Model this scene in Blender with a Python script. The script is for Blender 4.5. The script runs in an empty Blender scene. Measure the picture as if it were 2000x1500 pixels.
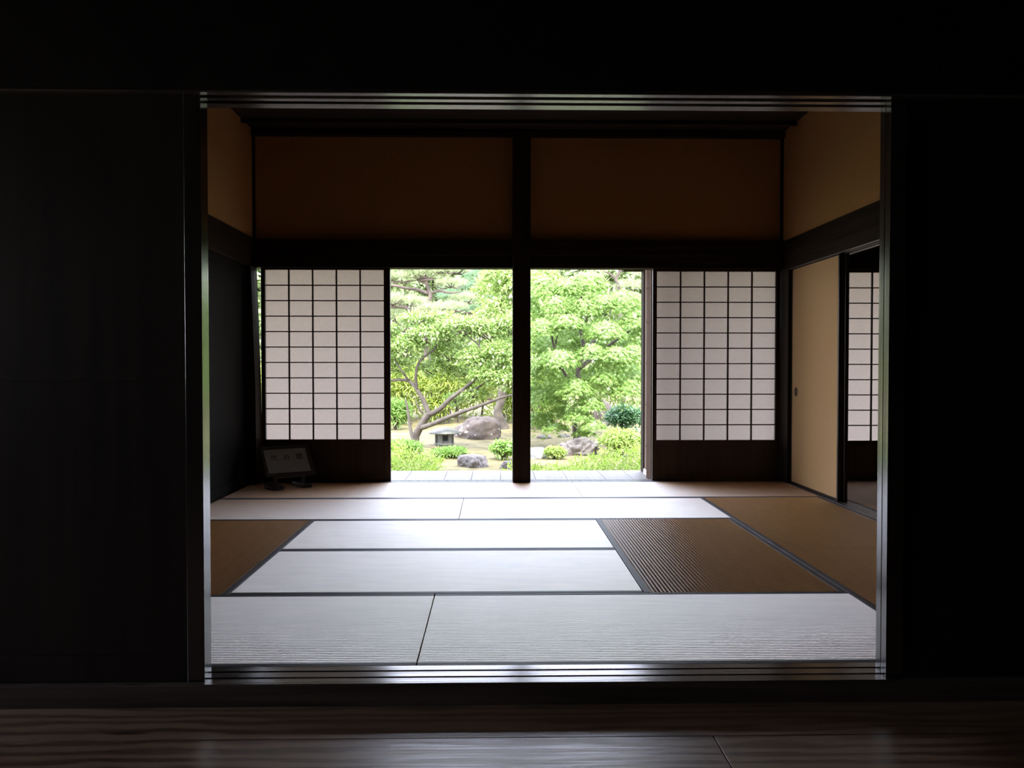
import bpy, bmesh, math, random
import numpy as np
from mathutils import Vector, noise

random.seed(7)
rng = np.random.default_rng(11)
C = bpy.context.scene.collection
SC = bpy.context.scene

# ------------------------------------------------------------------ camera, sky, sun, exposure
F = 1650.0                                   # focal length in pixels of a 2000 px wide frame
EYE = 0.975                                  # eye height above the mats
YAW, PITCH = math.atan(33 / F), math.atan(35 / F)
cam = bpy.data.objects.new('camera', bpy.data.cameras.new('camera'))
C.objects.link(cam)
cam.data.sensor_width = 36.0
cam.data.lens = F / 2000.0 * 36.0
cam.data.clip_start = 0.05
cam.data.clip_end = 300
cam.location = (0, 0, EYE)
cam.rotation_euler = (math.pi / 2 - PITCH, 0, -YAW)
SC.camera = cam

SC.view_settings.view_transform = 'Standard'
SC.view_settings.look = 'None'
SC.view_settings.gamma = 1.0
SC.view_settings.use_curve_mapping = False
SC.view_settings.exposure = 1.75

world = bpy.data.worlds.new('sky')
SC.world = world
world.use_nodes = True
wn = world.node_tree.nodes
wl = world.node_tree.links
bg = wn['Background']
tc = wn.new('ShaderNodeTexCoord')
sx = wn.new('ShaderNodeSeparateXYZ')
rp = wn.new('ShaderNodeValToRGB')
wl.new(tc.outputs['Generated'], sx.inputs[0])
wl.new(sx.outputs['Z'], rp.inputs[0])
rp.color_ramp.elements[0].position = 0.0
rp.color_ramp.elements[0].color = (0.97, 0.975, 1.0, 1)
rp.color_ramp.elements[1].position = 0.4
rp.color_ramp.elements[1].color = (0.70, 0.77, 1.0, 1)
wl.new(rp.outputs[0], bg.inputs['Color'])
bg.inputs['Strength'].default_value = 4.0

sun = bpy.data.objects.new('sun', bpy.data.lights.new('sun', 'SUN'))
C.objects.link(sun)
sun.data.energy = 3.0
sun.data.angle = math.radians(6)
sun.data.color = (1.0, 0.96, 0.86)
sun.rotation_euler = (math.radians(36), 0, math.radians(12))
sun.location = (0, 20, 20)


# ------------------------------------------------------------------ picture <-> place
def ray(px, py):
    x = (px - 1000) / F
    z = -(py - 750) / F
    y = 1.0
    y, z = (y * math.cos(PITCH) + z * math.sin(PITCH), -y * math.sin(PITCH) + z * math.cos(PITCH))
    x, y = (x * math.cos(YAW) + y * math.sin(YAW), -x * math.sin(YAW) + y * math.cos(YAW))
    return np.array([x, y, z])


def at(px, py, Y):
    d = ray(px, py)
    return d * Y / d[1] + np.array([0, 0, EYE])


# ------------------------------------------------------------------ materials
def new_mat(name):
    m = bpy.data.materials.new(name)
    m.use_nodes = True
    nt = m.node_tree
    return m, nt, nt.nodes, nt.links, nt.nodes['Principled BSDF']


def wood(name, c1, c2, rough=0.4, axis='x', spec=0.5, bump=0.15, freq=1.0, coat=0.0, ior=1.5):
    """grain running along one axis"""
    m, nt, n, l, b = new_mat(name)
    t = n.new('ShaderNodeTexCoord')
    mp = n.new('ShaderNodeMapping')
    s = {'x': (0.7, 16, 16), 'y': (16, 0.7, 16), 'z': (16, 16, 0.7)}[axis]
    mp.inputs['Scale'].default_value = tuple(v * freq for v in s)
    l.new(t.outputs['Object'], mp.inputs['Vector'])
    nz = n.new('ShaderNodeTexNoise')
    nz.inputs['Scale'].default_value = 1.6
    nz.inputs['Detail'].default_value = 8
    nz.inputs['Distortion'].default_value = 0.6
    l.new(mp.outputs[0], nz.inputs['Vector'])
    cr = n.new('ShaderNodeValToRGB')
    cr.color_ramp.elements[0].position = 0.3
    cr.color_ramp.elements[0].color = (*c1, 1)
    cr.color_ramp.elements[1].position = 0.72
    cr.color_ramp.elements[1].color = (*c2, 1)
    l.new(nz.outputs['Fac'], cr.inputs[0])
    l.new(cr.outputs[0], b.inputs['Base Color'])
    b.inputs['Roughness'].default_value = rough
    b.inputs['Specular IOR Level'].default_value = spec
    b.inputs['Coat Weight'].default_value = coat
    b.inputs['IOR'].default_value = ior
    b.inputs['Coat Roughness'].default_value = rough * 0.7
    bp = n.new('ShaderNodeBump')
    bp.inputs['Strength'].default_value = bump
    bp.inputs['Distance'].default_value = 0.01
    l.new(nz.outputs['Fac'], bp.inputs['Height'])
    l.new(bp.outputs[0], b.inputs['Normal'])
    return m


def floor_wood(name):
    """old polished planks: long grain, arched figure and knots"""
    m, nt, n, l, b = new_mat(name)
    t = n.new('ShaderNodeTexCoord')
    mp = n.new('ShaderNodeMapping')
    mp.inputs['Scale'].default_value = (1.3, 7.0, 1.0)
    l.new(t.outputs['Object'], mp.inputs['Vector'])
    warp = n.new('ShaderNodeTexNoise')
    warp.inputs['Scale'].default_value = 1.5
    warp.inputs['Detail'].default_value = 3
    l.new(mp.outputs[0], warp.inputs['Vector'])
    wm = n.new('ShaderNodeVectorMath'); wm.operation = 'SCALE'
    wm.inputs['Scale'].default_value = 0.9
    l.new(warp.outputs['Color'], wm.inputs[0])
    va = n.new('ShaderNodeVectorMath'); va.operation = 'ADD'
    l.new(mp.outputs[0], va.inputs[0]); l.new(wm.outputs[0], va.inputs[1])
    wv = n.new('ShaderNodeTexWave')
    wv.bands_direction = 'Y'
    wv.inputs['Scale'].default_value = 0.8
    wv.inputs['Distortion'].default_value = 5.0
    wv.inputs['Detail'].default_value = 3
    wv.inputs['Detail Scale'].default_value = 0.8
    l.new(va.outputs[0], wv.inputs['Vector'])
    vo = n.new('ShaderNodeTexVoronoi')
    vo.inputs['Scale'].default_value = 1.15
    l.new(mp.outputs[0], vo.inputs['Vector'])
    kn = n.new('ShaderNodeValToRGB')
    kn.color_ramp.elements[0].position = 0.03; kn.color_ramp.elements[0].color = (0.12, 0.12, 0.12, 1)
    kn.color_ramp.elements[1].position = 0.13; kn.color_ramp.elements[1].color = (1, 1, 1, 1)
    l.new(vo.outputs['Distance'], kn.inputs[0])
    cr = n.new('ShaderNodeValToRGB')
    cr.color_ramp.elements[0].position = 0.15; cr.color_ramp.elements[0].color = (0.15, 0.085, 0.05, 1)
    cr.color_ramp.elements[1].position = 0.8; cr.color_ramp.elements[1].color = (0.30, 0.185, 0.112, 1)
    l.new(wv.outputs['Fac'], cr.inputs[0])
    mx = n.new('ShaderNodeMix'); mx.data_type = 'RGBA'; mx.blend_type = 'MULTIPLY'
    mx.inputs[0].default_value = 1.0
    l.new(cr.outputs[0], mx.inputs[6]); l.new(kn.outputs[0], mx.inputs[7])
    l.new(mx.outputs[2], b.inputs['Base Color'])
    fine = n.new('ShaderNodeTexNoise')
    mp2 = n.new('ShaderNodeMapping'); mp2.inputs['Scale'].default_value = (2.5, 60, 1)
    l.new(t.outputs['Object'], mp2.inputs['Vector']); l.new(mp2.outputs[0], fine.inputs['Vector'])
    fine.inputs['Scale'].default_value = 1.5; fine.inputs['Detail'].default_value = 6
    rr = n.new('ShaderNodeMapRange')
    rr.inputs['To Min'].default_value = 0.3; rr.inputs['To Max'].default_value = 0.42
    b.inputs['Specular IOR Level'].default_value = 1.0
    b.inputs['IOR'].default_value = 1.55
    l.new(wv.outputs['Fac'], rr.inputs['Value'])
    l.new(rr.outputs[0], b.inputs['Roughness'])
    bp = n.new('ShaderNodeBump'); bp.inputs['Strength'].default_value = 0.15; bp.inputs['Distance'].default_value = 0.004
    l.new(fine.outputs['Fac'], bp.inputs['Height'])
    l.new(bp.outputs[0], b.inputs['Normal'])
    return m


def tatami_mat(name, along):
    """woven rush; the rush stems lie across the ridges, so the sheen is anisotropic"""
    m, nt, n, l, b = new_mat(name)
    t = n.new('ShaderNodeTexCoord')
    sp = n.new('ShaderNodeSeparateXYZ')
    l.new(t.outputs['Object'], sp.inputs[0])
    nz = n.new('ShaderNodeTexNoise')
    mp = n.new('ShaderNodeMapping')
    mp.inputs['Scale'].default_value = (2, 9, 1) if along == 'x' else (9, 2, 1)
    l.new(t.outputs['Object'], mp.inputs['Vector']); l.new(mp.outputs[0], nz.inputs['Vector'])
    nz.inputs['Scale'].default_value = 2.0; nz.inputs['Detail'].default_value = 6
    cr = n.new('ShaderNodeValToRGB')
    cr.color_ramp.elements[0].position = 0.3; cr.color_ramp.elements[0].color = (0.56, 0.28, 0.098, 1)
    cr.color_ramp.elements[1].position = 0.75; cr.color_ramp.elements[1].color = (0.70, 0.37, 0.15, 1)
    l.new(nz.outputs['Fac'], cr.inputs[0]); l.new(cr.outputs[0], b.inputs['Base Color'])
    # ridges 15 mm apart
    mul = n.new('ShaderNodeMath'); mul.operation = 'MULTIPLY'
    mul.inputs[1].default_value = 2 * math.pi / 0.0172
    l.new(sp.outputs['Y' if along == 'x' else 'X'], mul.inputs[0])
    sn = n.new('ShaderNodeMath'); sn.operation = 'SINE'
    l.new(mul.outputs[0], sn.inputs[0])
    bp = n.new('ShaderNodeBump'); bp.inputs['Strength'].default_value = 0.55; bp.inputs['Distance'].default_value = 0.0009
    l.new(sn.outputs[0], bp.inputs['Height']); l.new(bp.outputs[0], b.inputs['Normal'])
    b.inputs['Roughness'].default_value = 0.47
    gr = n.new('ShaderNodeMapRange')           # groove occlusion put into the specular level: valleys reflect less
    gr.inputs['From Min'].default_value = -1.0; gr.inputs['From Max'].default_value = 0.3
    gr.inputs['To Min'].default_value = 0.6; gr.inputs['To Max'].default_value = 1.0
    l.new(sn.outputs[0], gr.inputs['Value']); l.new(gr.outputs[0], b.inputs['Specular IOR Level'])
    b.inputs['IOR'].default_value = 2.95
    b.inputs['Anisotropic'].default_value = 0.93
    tg = n.new('ShaderNodeCombineXYZ')
    tg.inputs[0].default_value = 1.0 if along == 'x' else 0.0
    tg.inputs[1].default_value = 0.0 if along == 'x' else 1.0
    l.new(tg.outputs[0], b.inputs['Tangent'])
    return m


def plain(name, c, rough=0.7, spec=0.4, noise=0.0, scale=30, bump=0.0, metallic=0.0):
    m, nt, n, l, b = new_mat(name)
    b.inputs['Base Color'].default_value = (*c, 1)
    b.inputs['Roughness'].default_value = rough
    b.inputs['Specular IOR Level'].default_value = spec
    b.inputs['Metallic'].default_value = metallic
    if noise or bump:
        t = n.new('ShaderNodeTexCoord')
        nz = n.new('ShaderNodeTexNoise')
        nz.inputs['Scale'].default_value = scale
        nz.inputs['Detail'].default_value = 6
        l.new(t.outputs['Object'], nz.inputs['Vector'])
        if noise:
            cr = n.new('ShaderNodeValToRGB')
            cr.color_ramp.elements[0].position = 0.3
            cr.color_ramp.elements[1].position = 0.7
            cr.color_ramp.elements[0].color = (*[v * (1 - noise) for v in c], 1)
            cr.color_ramp.elements[1].color = (*[min(1, v * (1 + noise)) for v in c], 1)
            l.new(nz.outputs['Fac'], cr.inputs[0]); l.new(cr.outputs[0], b.inputs['Base Color'])
        if bump:
            bp = n.new('ShaderNodeBump'); bp.inputs['Strength'].default_value = bump; bp.inputs['Distance'].default_value = 0.02
            l.new(nz.outputs['Fac'], bp.inputs['Height']); l.new(bp.outputs[0], b.inputs['Normal'])
    return m


def paper(name, c, trans=0.75):
    m, nt, n, l, b = new_mat(name)
    out = n['Material Output']
    n.remove(b)
    t = n.new('ShaderNodeTexCoord')
    nz = n.new('ShaderNodeTexNoise'); nz.inputs['Scale'].default_value = 40; nz.inputs['Detail'].default_value = 8
    l.new(t.outputs['Object'], nz.inputs['Vector'])
    cr = n.new('ShaderNodeValToRGB')
    cr.color_ramp.elements[0].position = 0.3; cr.color_ramp.elements[0].color = (*[v * 0.94 for v in c], 1)
    cr.color_ramp.elements[1].position = 0.7; cr.color_ramp.elements[1].color = (*c, 1)
    l.new(nz.outputs['Fac'], cr.inputs[0])
    d = n.new('ShaderNodeBsdfDiffuse'); tr = n.new('ShaderNodeBsdfTranslucent')
    l.new(cr.outputs[0], d.inputs[0]); l.new(cr.outputs[0], tr.inputs[0])
    mx = n.new('ShaderNodeMixShader'); mx.inputs[0].default_value = trans
    l.new(d.outputs[0], mx.inputs[1]); l.new(tr.outputs[0], mx.inputs[2])
    l.new(mx.outputs[0], out.inputs[0])
    return m


def leaf(name, c1, c2, trans=0.45, gloss=0.03):
    """each leaf its own tint"""
    m, nt, n, l, b = new_mat(name)
    out = n['Material Output']
    n.remove(b)
    g = n.new('ShaderNodeNewGeometry')
    cr = n.new('ShaderNodeValToRGB')
    cr.color_ramp.elements[0].color = (*c1, 1)
    cr.color_ramp.elements[1].color = (*c2, 1)
    l.new(g.outputs['Random Per Island'], cr.inputs[0])
    d = n.new('ShaderNodeBsdfDiffuse'); tr = n.new('ShaderNodeBsdfTranslucent')
    l.new(cr.outputs[0], d.inputs[0]); l.new(cr.outputs[0], tr.inputs[0])
    mx = n.new('ShaderNodeMixShader'); mx.inputs[0].default_value = trans
    l.new(d.outputs[0], mx.inputs[1]); l.new(tr.outputs[0], mx.inputs[2])
    gl = n.new('ShaderNodeBsdfGlossy'); gl.inputs['Roughness'].default_value = 0.4
    gl.inputs[0].default_value = (1, 1, 1, 1)
    m2 = n.new('ShaderNodeMixShader'); m2.inputs[0].default_value = gloss
    l.new(mx.outputs[0], m2.inputs[1]); l.new(gl.outputs[0], m2.inputs[2])
    l.new(m2.outputs[0], out.inputs[0])
    return m


def rock(name, c1, c2, lichen=0.0):
    m, nt, n, l, b = new_mat(name)
    t = n.new('ShaderNodeTexCoord')
    nz = n.new('ShaderNodeTexNoise'); nz.inputs['Scale'].default_value = 6; nz.inputs['Detail'].default_value = 10
    l.new(t.outputs['Object'], nz.inputs['Vector'])
    cr = n.new('ShaderNodeValToRGB')
    cr.color_ramp.elements[0].position = 0.3; cr.color_ramp.elements[0].color = (*c1, 1)
    cr.color_ramp.elements[1].position = 0.7; cr.color_ramp.elements[1].color = (*c2, 1)
    l.new(nz.outputs['Fac'], cr.inputs[0])
    col = cr.outputs[0]
    if lichen:
        vo = n.new('ShaderNodeTexNoise'); vo.inputs['Scale'].default_value = 19; vo.inputs['Detail'].default_value = 3
        l.new(t.outputs['Object'], vo.inputs['Vector'])
        sp = n.new('ShaderNodeSeparateXYZ'); l.new(t.outputs['Object'], sp.inputs[0])
        mr = n.new('ShaderNodeMapRange')           # the lichen keeps to the left flank
        mr.inputs['From Min'].default_value = -0.05; mr.inputs['From Max'].default_value = -0.3
        mr.inputs['To Min'].default_value = 0.0; mr.inputs['To Max'].default_value = 0.12
        l.new(sp.outputs['X'], mr.inputs['Value'])
        ad = n.new('ShaderNodeMath'); ad.operation = 'ADD'
        l.new(vo.outputs['Fac'], ad.inputs[0]); l.new(mr.outputs[0], ad.inputs[1])
        k = n.new('ShaderNodeValToRGB')
        k.color_ramp.elements[0].position = 0.68; k.color_ramp.elements[0].color = (0, 0, 0, 1)
        k.color_ramp.elements[1].position = 0.7; k.color_ramp.elements[1].color = (1, 1, 1, 1)
        l.new(ad.outputs[0], k.inputs[0])
        mx = n.new('ShaderNodeMix'); mx.data_type = 'RGBA'
        l.new(k.outputs[0], mx.inputs[0]); l.new(col, mx.inputs[6])
        mx.inputs[7].default_value = (0.5, 0.48, 0.45, 1)
        col = mx.outputs[2]
    l.new(col, b.inputs['Base Color'])
    b.inputs['Roughness'].default_value = 0.85
    bp = n.new('ShaderNodeBump'); bp.inputs['Strength'].default_value = 0.6; bp.inputs['Distance'].default_value = 0.03
    l.new(nz.outputs['Fac'], bp.inputs['Height']); l.new(bp.outputs[0], b.inputs['Normal'])
    return m


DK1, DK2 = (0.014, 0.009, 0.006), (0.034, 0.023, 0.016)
M = {
    'post': wood('dark_post_wood', DK1, DK2, 0.7, 'z', spec=0.15),
    'beam_x': wood('dark_beam_wood', DK1, DK2, 0.75, 'x', spec=0.1),
    'beam_y': wood('dark_beam_wood_side', DK1, DK2, 0.8, 'y', spec=0.05),
    'old_x': wood('worn_track_wood', (0.05, 0.036, 0.028), (0.13, 0.1, 0.08), 0.2, 'x', spec=0.8, bump=0.06),
    'old_y': wood('worn_track_wood_side', (0.09, 0.075, 0.07), (0.19, 0.165, 0.155), 0.4, 'y', bump=0.2),
    'door': wood('lacquered_door_wood', (0.012, 0.009, 0.007), (0.028, 0.021, 0.016), 0.3, 'z', bump=0.08),
    'edge': wood('worn_door_edge_wood', (0.012, 0.009, 0.007), (0.035, 0.028, 0.022), 0.2, 'z', spec=1.0, bump=0.12, ior=1.75),
    'gloss': wood('glossy_black_door', (0.006, 0.006, 0.006), (0.009, 0.009, 0.009), 0.6, 'z', spec=0.03, bump=0.05),
    'ceil': wood('ceiling_boards', (0.012, 0.008, 0.005), (0.03, 0.02, 0.013), 0.6, 'x'),
    'floor': floor_wood('polished_plank_floor'),
    'kabe': plain('ochre_clay_plaster', (0.44, 0.24, 0.095), 0.9, 0.2, 0.07, 60, 0.08),
    'dark_wall': plain('dark_plaster', (0.014, 0.011, 0.009), 0.9, 0.1, 0.2, 8),  # one very dark tone, slightly mottled
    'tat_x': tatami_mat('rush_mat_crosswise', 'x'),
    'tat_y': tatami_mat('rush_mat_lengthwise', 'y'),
    'heri': plain('dark_cloth_border', (0.06, 0.058, 0.07), 0.6, 0.6, 0.2, 300),
    'shoji_wood': wood('shoji_frame_wood', (0.02, 0.01, 0.006), (0.05, 0.026, 0.016), 0.45, 'z'),
    'paper': paper('shoji_paper', (0.21, 0.172, 0.147)),
    'fusuma': plain('cream_fusuma_paper', (0.46, 0.29, 0.143), 0.85, 0.2, 0.05, 90, 0.05),
    'lacquer': plain('black_lacquer', (0.008, 0.006, 0.006), 0.3, 0.5),
    'deck': wood('weathered_veranda_boards', (0.16, 0.137, 0.12), (0.225, 0.195, 0.175), 0.6, 'y', bump=0.1),
    'brown': wood('brown_door_board', (0.035, 0.018, 0.011), (0.07, 0.036, 0.022), 0.85, 'z', spec=0.08),
    'pale': wood('pale_weathered_wood', (0.12, 0.085, 0.068), (0.19, 0.14, 0.115), 0.9, 'z', spec=0.05),
    'grey': wood('grey_outer_post', (0.02, 0.014, 0.011), (0.04, 0.03, 0.024), 0.85, 'z', spec=0.08),
    'slat': wood('brown_slat_wood', (0.05, 0.026, 0.014), (0.1, 0.052, 0.028), 0.5, 'z'),
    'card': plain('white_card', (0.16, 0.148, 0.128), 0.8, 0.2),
    'ink': plain('black_ink', (0.015, 0.013, 0.012), 0.6),
    'plaster': plain('white_base_stone', (0.6, 0.55, 0.53), 0.8, 0.2, 0.1, 20),
    'hikite': plain('bronze_pull', (0.035, 0.016, 0.01), 0.45, 0.5, 0, 1, 0, 0.6),
    'bark': rock('grey_brown_bark', (0.035, 0.026, 0.019), (0.09, 0.073, 0.055)),
    'pine_bark': rock('pine_bark', (0.043, 0.030, 0.024), (0.108, 0.079, 0.061)),
    'boulder': rock('brown_boulder', (0.042, 0.031, 0.026), (0.084, 0.065, 0.055), 1.0),
    'stone': rock('grey_stone', (0.06, 0.05, 0.044), (0.15, 0.13, 0.116)),
    'pale_stone': rock('pale_lantern_stone', (0.085, 0.085, 0.072), (0.15, 0.145, 0.125)),
    'white_stone': rock('white_stone', (0.173, 0.173, 0.173), (0.360, 0.360, 0.346)),
    'hole': plain('lantern_hollow', (0.02, 0.02, 0.02), 0.9),
    'ground': rock('mossy_earth', (0.072, 0.061, 0.014), (0.173, 0.133, 0.054)),
    'maple': leaf('maple_leaves', (0.15, 0.26, 0.045), (0.275, 0.392, 0.115)),
    'maple_y': leaf('yellow_green_leaves', (0.202, 0.310, 0.058), (0.346, 0.432, 0.158)),
    'plum': leaf('plum_leaves', (0.158, 0.266, 0.043), (0.324, 0.410, 0.144)),
    'pine': leaf('pine_needles', (0.22, 0.28, 0.115), (0.42, 0.47, 0.26), 0.4),
    'pine_b': leaf('blue_green_needles', (0.11, 0.2, 0.09), (0.22, 0.34, 0.19), 0.3),
    'far': leaf('far_tree_leaves', (0.187, 0.259, 0.094), (0.346, 0.396, 0.202)),
    'bamboo': leaf('bamboo_leaves', (0.187, 0.274, 0.029), (0.346, 0.403, 0.072)),
    'light_shrub': leaf('pale_shrub_leaves', (0.216, 0.346, 0.050), (0.389, 0.475, 0.144)),
    'dark_shrub': leaf('dark_shrub_leaves', (0.043, 0.122, 0.036), (0.101, 0.209, 0.086), 0.25, 0.05),
    'cover': leaf('ground_cover_leaves', (0.25, 0.38, 0.045), (0.43, 0.53, 0.135)),
    'fern': leaf('fern_leaves', (0.144, 0.302, 0.043), (0.317, 0.446, 0.130)),
}


# ------------------------------------------------------------------ mesh helpers
def tag(o, label=None, cat=None, group=None, kind=None):
    if label: o['label'] = label
    if cat: o['category'] = cat
    if group: o['group'] = group
    if kind: o['kind'] = kind
    return o


def empty(name, loc, rz=0.0):
    o = bpy.data.objects.new(name, None)
    C.objects.link(o)
    o.location = loc
    o.rotation_euler = (0, 0, rz)
    o.empty_display_size = 0.1
    return o


class MB:
    def __init__(s):
        s.v, s.f = [], []

    def add(s, vs, fs):
        k = len(s.v)
        s.v += [tuple(float(c) for c in p) for p in vs]
        s.f += [tuple(i + k for i in f) for f in fs]
        return s

    def box(s, x0, x1, y0, y1, z0, z1):
        x0, x1 = min(x0, x1), max(x0, x1); y0, y1 = min(y0, y1), max(y0, y1); z0, z1 = min(z0, z1), max(z0, z1)
        vs = [(x0, y0, z0), (x1, y0, z0), (x1, y1, z0), (x0, y1, z0), (x0, y0, z1), (x1, y0, z1), (x1, y1, z1), (x0, y1, z1)]
        return s.add(vs, [(3, 2, 1, 0), (4, 5, 6, 7), (0, 1, 5, 4), (1, 2, 6, 5), (2, 3, 7, 6), (3, 0, 4, 7)])

    def prism(s, prof, axis, a, b):
        """prof: list of 2D points; axis x -> (y,z) profile, axis y -> (x,z), axis z -> (x,y)"""
        n = len(prof)
        def p(q, t):
            return {'x': (t, q[0], q[1]), 'y': (q[0], t, q[1]), 'z': (q[0], q[1], t)}[axis]
        vs = [p(q, a) for q in prof] + [p(q, b) for q in prof]
        fs = [tuple(range(n)), tuple(range(2 * n - 1, n - 1, -1))]
        fs += [(i, (i + 1) % n, n + (i + 1) % n, n + i) for i in range(n)]
        return s.add(vs, fs)

    def tube(s, pts, rad, sides=9, jit=0.0):
        """limb through the points, smoothed, tapering between the radii"""
        P = [np.array(p, float) for p in pts]
        R = list(rad) if hasattr(rad, '__len__') else [rad] * len(P)
        Q, RR = [], []
        for i in range(len(P) - 1):
            p0, p1, p2, p3 = P[max(i - 1, 0)], P[i], P[i + 1], P[min(i + 2, len(P) - 1)]
            for t in np.linspace(0, 1, 5)[:-1]:
                Q.append(0.5 * ((2 * p1) + (-p0 + p2) * t + (2 * p0 - 5 * p1 + 4 * p2 - p3) * t * t + (-p0 + 3 * p1 - 3 * p2 + p3) * t ** 3))
                RR.append(R[i] + (R[i + 1] - R[i]) * t)
        Q.append(P[-1]); RR.append(R[-1])
        vs, fs = [], []
        ref = np.array([0.3, 0.9, 0.2])
        for i, q in enumerate(Q):
            d = Q[min(i + 1, len(Q) - 1)] - Q[max(i - 1, 0)]
            d = d / (np.linalg.norm(d) + 1e-9)
            u = np.cross(d, ref); u /= np.linalg.norm(u) + 1e-9
            w = np.cross(d, u)
            for k in range(sides):
                a = 2 * math.pi * k / sides
                r = RR[i] * (1 + (random.random() - 0.5) * jit)
                vs.append(q + r * (math.cos(a) * u + math.sin(a) * w))
        n = len(Q)
        for i in range(n - 1):
            for k in range(sides):
                fs.append((i * sides + k, i * sides + (k + 1) % sides, (i + 1) * sides + (k + 1) % sides, (i + 1) * sides + k))
        fs.append(tuple(range(sides - 1, -1, -1)))
        fs.append(tuple(range((n - 1) * sides, n * sides)))
        return s.add(vs, fs)

    def lathe(s, prof, n=24, cx=0, cy=0, twist=0.0):
        vs, fs = [], []
        for (r, z) in prof:
            for k in range(n):
                a = 2 * math.pi * (k + twist) / n
                vs.append((cx + r * math.cos(a), cy + r * math.sin(a), z))
        m = len(prof)
        for i in range(m - 1):
            for k in range(n):
                fs.append((i * n + k, i * n + (k + 1) % n, (i + 1) * n + (k + 1) % n, (i + 1) * n + k))
        fs.append(tuple(range(n - 1, -1, -1)))
        fs.append(tuple(range((m - 1) * n, m * n)))
        return s.add(vs, fs)

    def build(s, name, mat, parent=None, local=False, bevel=0.0, smooth=False, kind=None):
        off = np.zeros(3)
        if parent is not None and not local:
            p = parent
            while p is not None:
                off += np.array(p.location); p = p.parent
        me = bpy.data.meshes.new(name)
        me.from_pydata([tuple(np.array(v) - off) for v in s.v] if parent is not None and not local else s.v, [], s.f)
        me.materials.append(mat)
        if smooth:
            me.polygons.foreach_set('use_smooth', [True] * len(me.polygons))
        me.update()
        o = bpy.data.objects.new(name, me)
        C.objects.link(o)
        if parent is not None: o.parent = parent
        if bevel:
            b = o.modifiers.new('bevel', 'BEVEL'); b.width = bevel; b.segments = 2; b.limit_method = 'ANGLE'
        if kind: o['kind'] = kind
        return o


def struct(name, mb, mat, bevel=0.0):
    return mb.build(name, mat, bevel=bevel, kind='structure')


# ------------------------------------------------------------------ the setting
XL, XR = -2.02, 2.43                         # side walls of the matted room
ROW = [2.735, 3.61, 4.485, 5.36, 6.235, 7.11]  # mat rows from the near sill to the garden side
YB = 7.11                                    # face of the garden-side sill
H = 1.80                                     # height of the openings
ZC = 2.925                                   # ceiling
ZF = -0.069                                  # plank floor of the dark front room

# front room: plank floor, walls, ceiling
fb = MB()
edges = [2.58, 2.353, 2.03, 1.70, 1.36, 1.02, 0.66, 0.30, -0.1, -0.5, -0.9, -1.3, -1.7, -2.1, -2.5]
joints = [0.52, 0.615, -1.3, 1.7, -0.4, 2.1, 0.3, -1.7, 1.1, -0.8, 1.9, 0.2, -1.1, 0.9]
for i in range(len(edges) - 1):
    j = joints[i]
    y1, y0 = edges[i] - 0.001, edges[i + 1] + 0.001
    if i == 0:
        fb.box(-4.2, 4.4, y0, 2.60, ZF - 0.04, ZF)
    else:
        fb.box(-4.2, j - 0.0015, y0, y1, ZF - 0.04, ZF)
        fb.box(j + 0.0015, 4.4, y0, y1, ZF - 0.04, ZF)
struct('floor', fb, M['floor'], 0.0015)
struct('floor_under', MB().box(-4.3, 6.6, -2.6, 7.1, -0.2, -0.11), M['dark_wall'])
WY0, WY1, WZ0, WZ1 = 1.1, 2.2, 0.85, 1.85     # side window added out of view to light the front floorboards
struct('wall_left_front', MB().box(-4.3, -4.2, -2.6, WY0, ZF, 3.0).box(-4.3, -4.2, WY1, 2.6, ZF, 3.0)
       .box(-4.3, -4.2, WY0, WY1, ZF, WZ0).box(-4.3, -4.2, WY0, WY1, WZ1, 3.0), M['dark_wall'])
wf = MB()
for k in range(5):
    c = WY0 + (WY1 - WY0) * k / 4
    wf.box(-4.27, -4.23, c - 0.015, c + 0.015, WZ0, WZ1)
struct('added_window', wf, M['beam_y'])
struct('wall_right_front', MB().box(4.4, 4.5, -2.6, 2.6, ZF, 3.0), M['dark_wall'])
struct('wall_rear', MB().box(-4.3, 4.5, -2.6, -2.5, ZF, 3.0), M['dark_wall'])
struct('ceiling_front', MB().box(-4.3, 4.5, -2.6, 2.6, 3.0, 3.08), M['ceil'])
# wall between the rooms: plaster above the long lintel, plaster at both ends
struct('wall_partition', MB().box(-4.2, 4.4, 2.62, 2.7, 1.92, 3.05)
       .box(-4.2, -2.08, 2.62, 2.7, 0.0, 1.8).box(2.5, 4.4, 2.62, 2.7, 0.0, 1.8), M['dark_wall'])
# lintel with two door grooves, sill with two door grooves (profiles run along x)
L0, L1 = 2.58, 2.735
G = [(2.603, 2.641), (2.659, 2.695)]         # the two grooves
prof = [(L0, 1.93), (L0, H)]
for g0, g1 in G:
    prof += [(g0 + 0.004, H), (g0 + 0.004, H + 0.014), (g1 - 0.004, H + 0.014), (g1 - 0.004, H)]
prof += [(L1, H), (L1, 1.93)]
struct('trim_lintel', MB().prism(prof, 'x', -4.2, 4.4), M['old_x'])
struct('trim_lintel_cover', MB().box(-4.2, 4.4, 2.562, 2.58, 1.806, 3.0), M['dark_wall'])  # dark board added so the lintel front reads as unlit
prof = [(L0, -0.11), (L1, -0.11), (L1, 0.0)]
for g0, g1 in ((2.683, 2.697), (2.628, 2.642)):
    prof += [(g1, 0.0), (g1, -0.008), (g0, -0.008), (g0, 0.0)]
prof += [(L0 + 0.004, 0.0), (L0, -0.004)]
struct('trim_sill', MB().prism(prof, 'x', -4.2, 4.4), M['old_x'])

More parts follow.
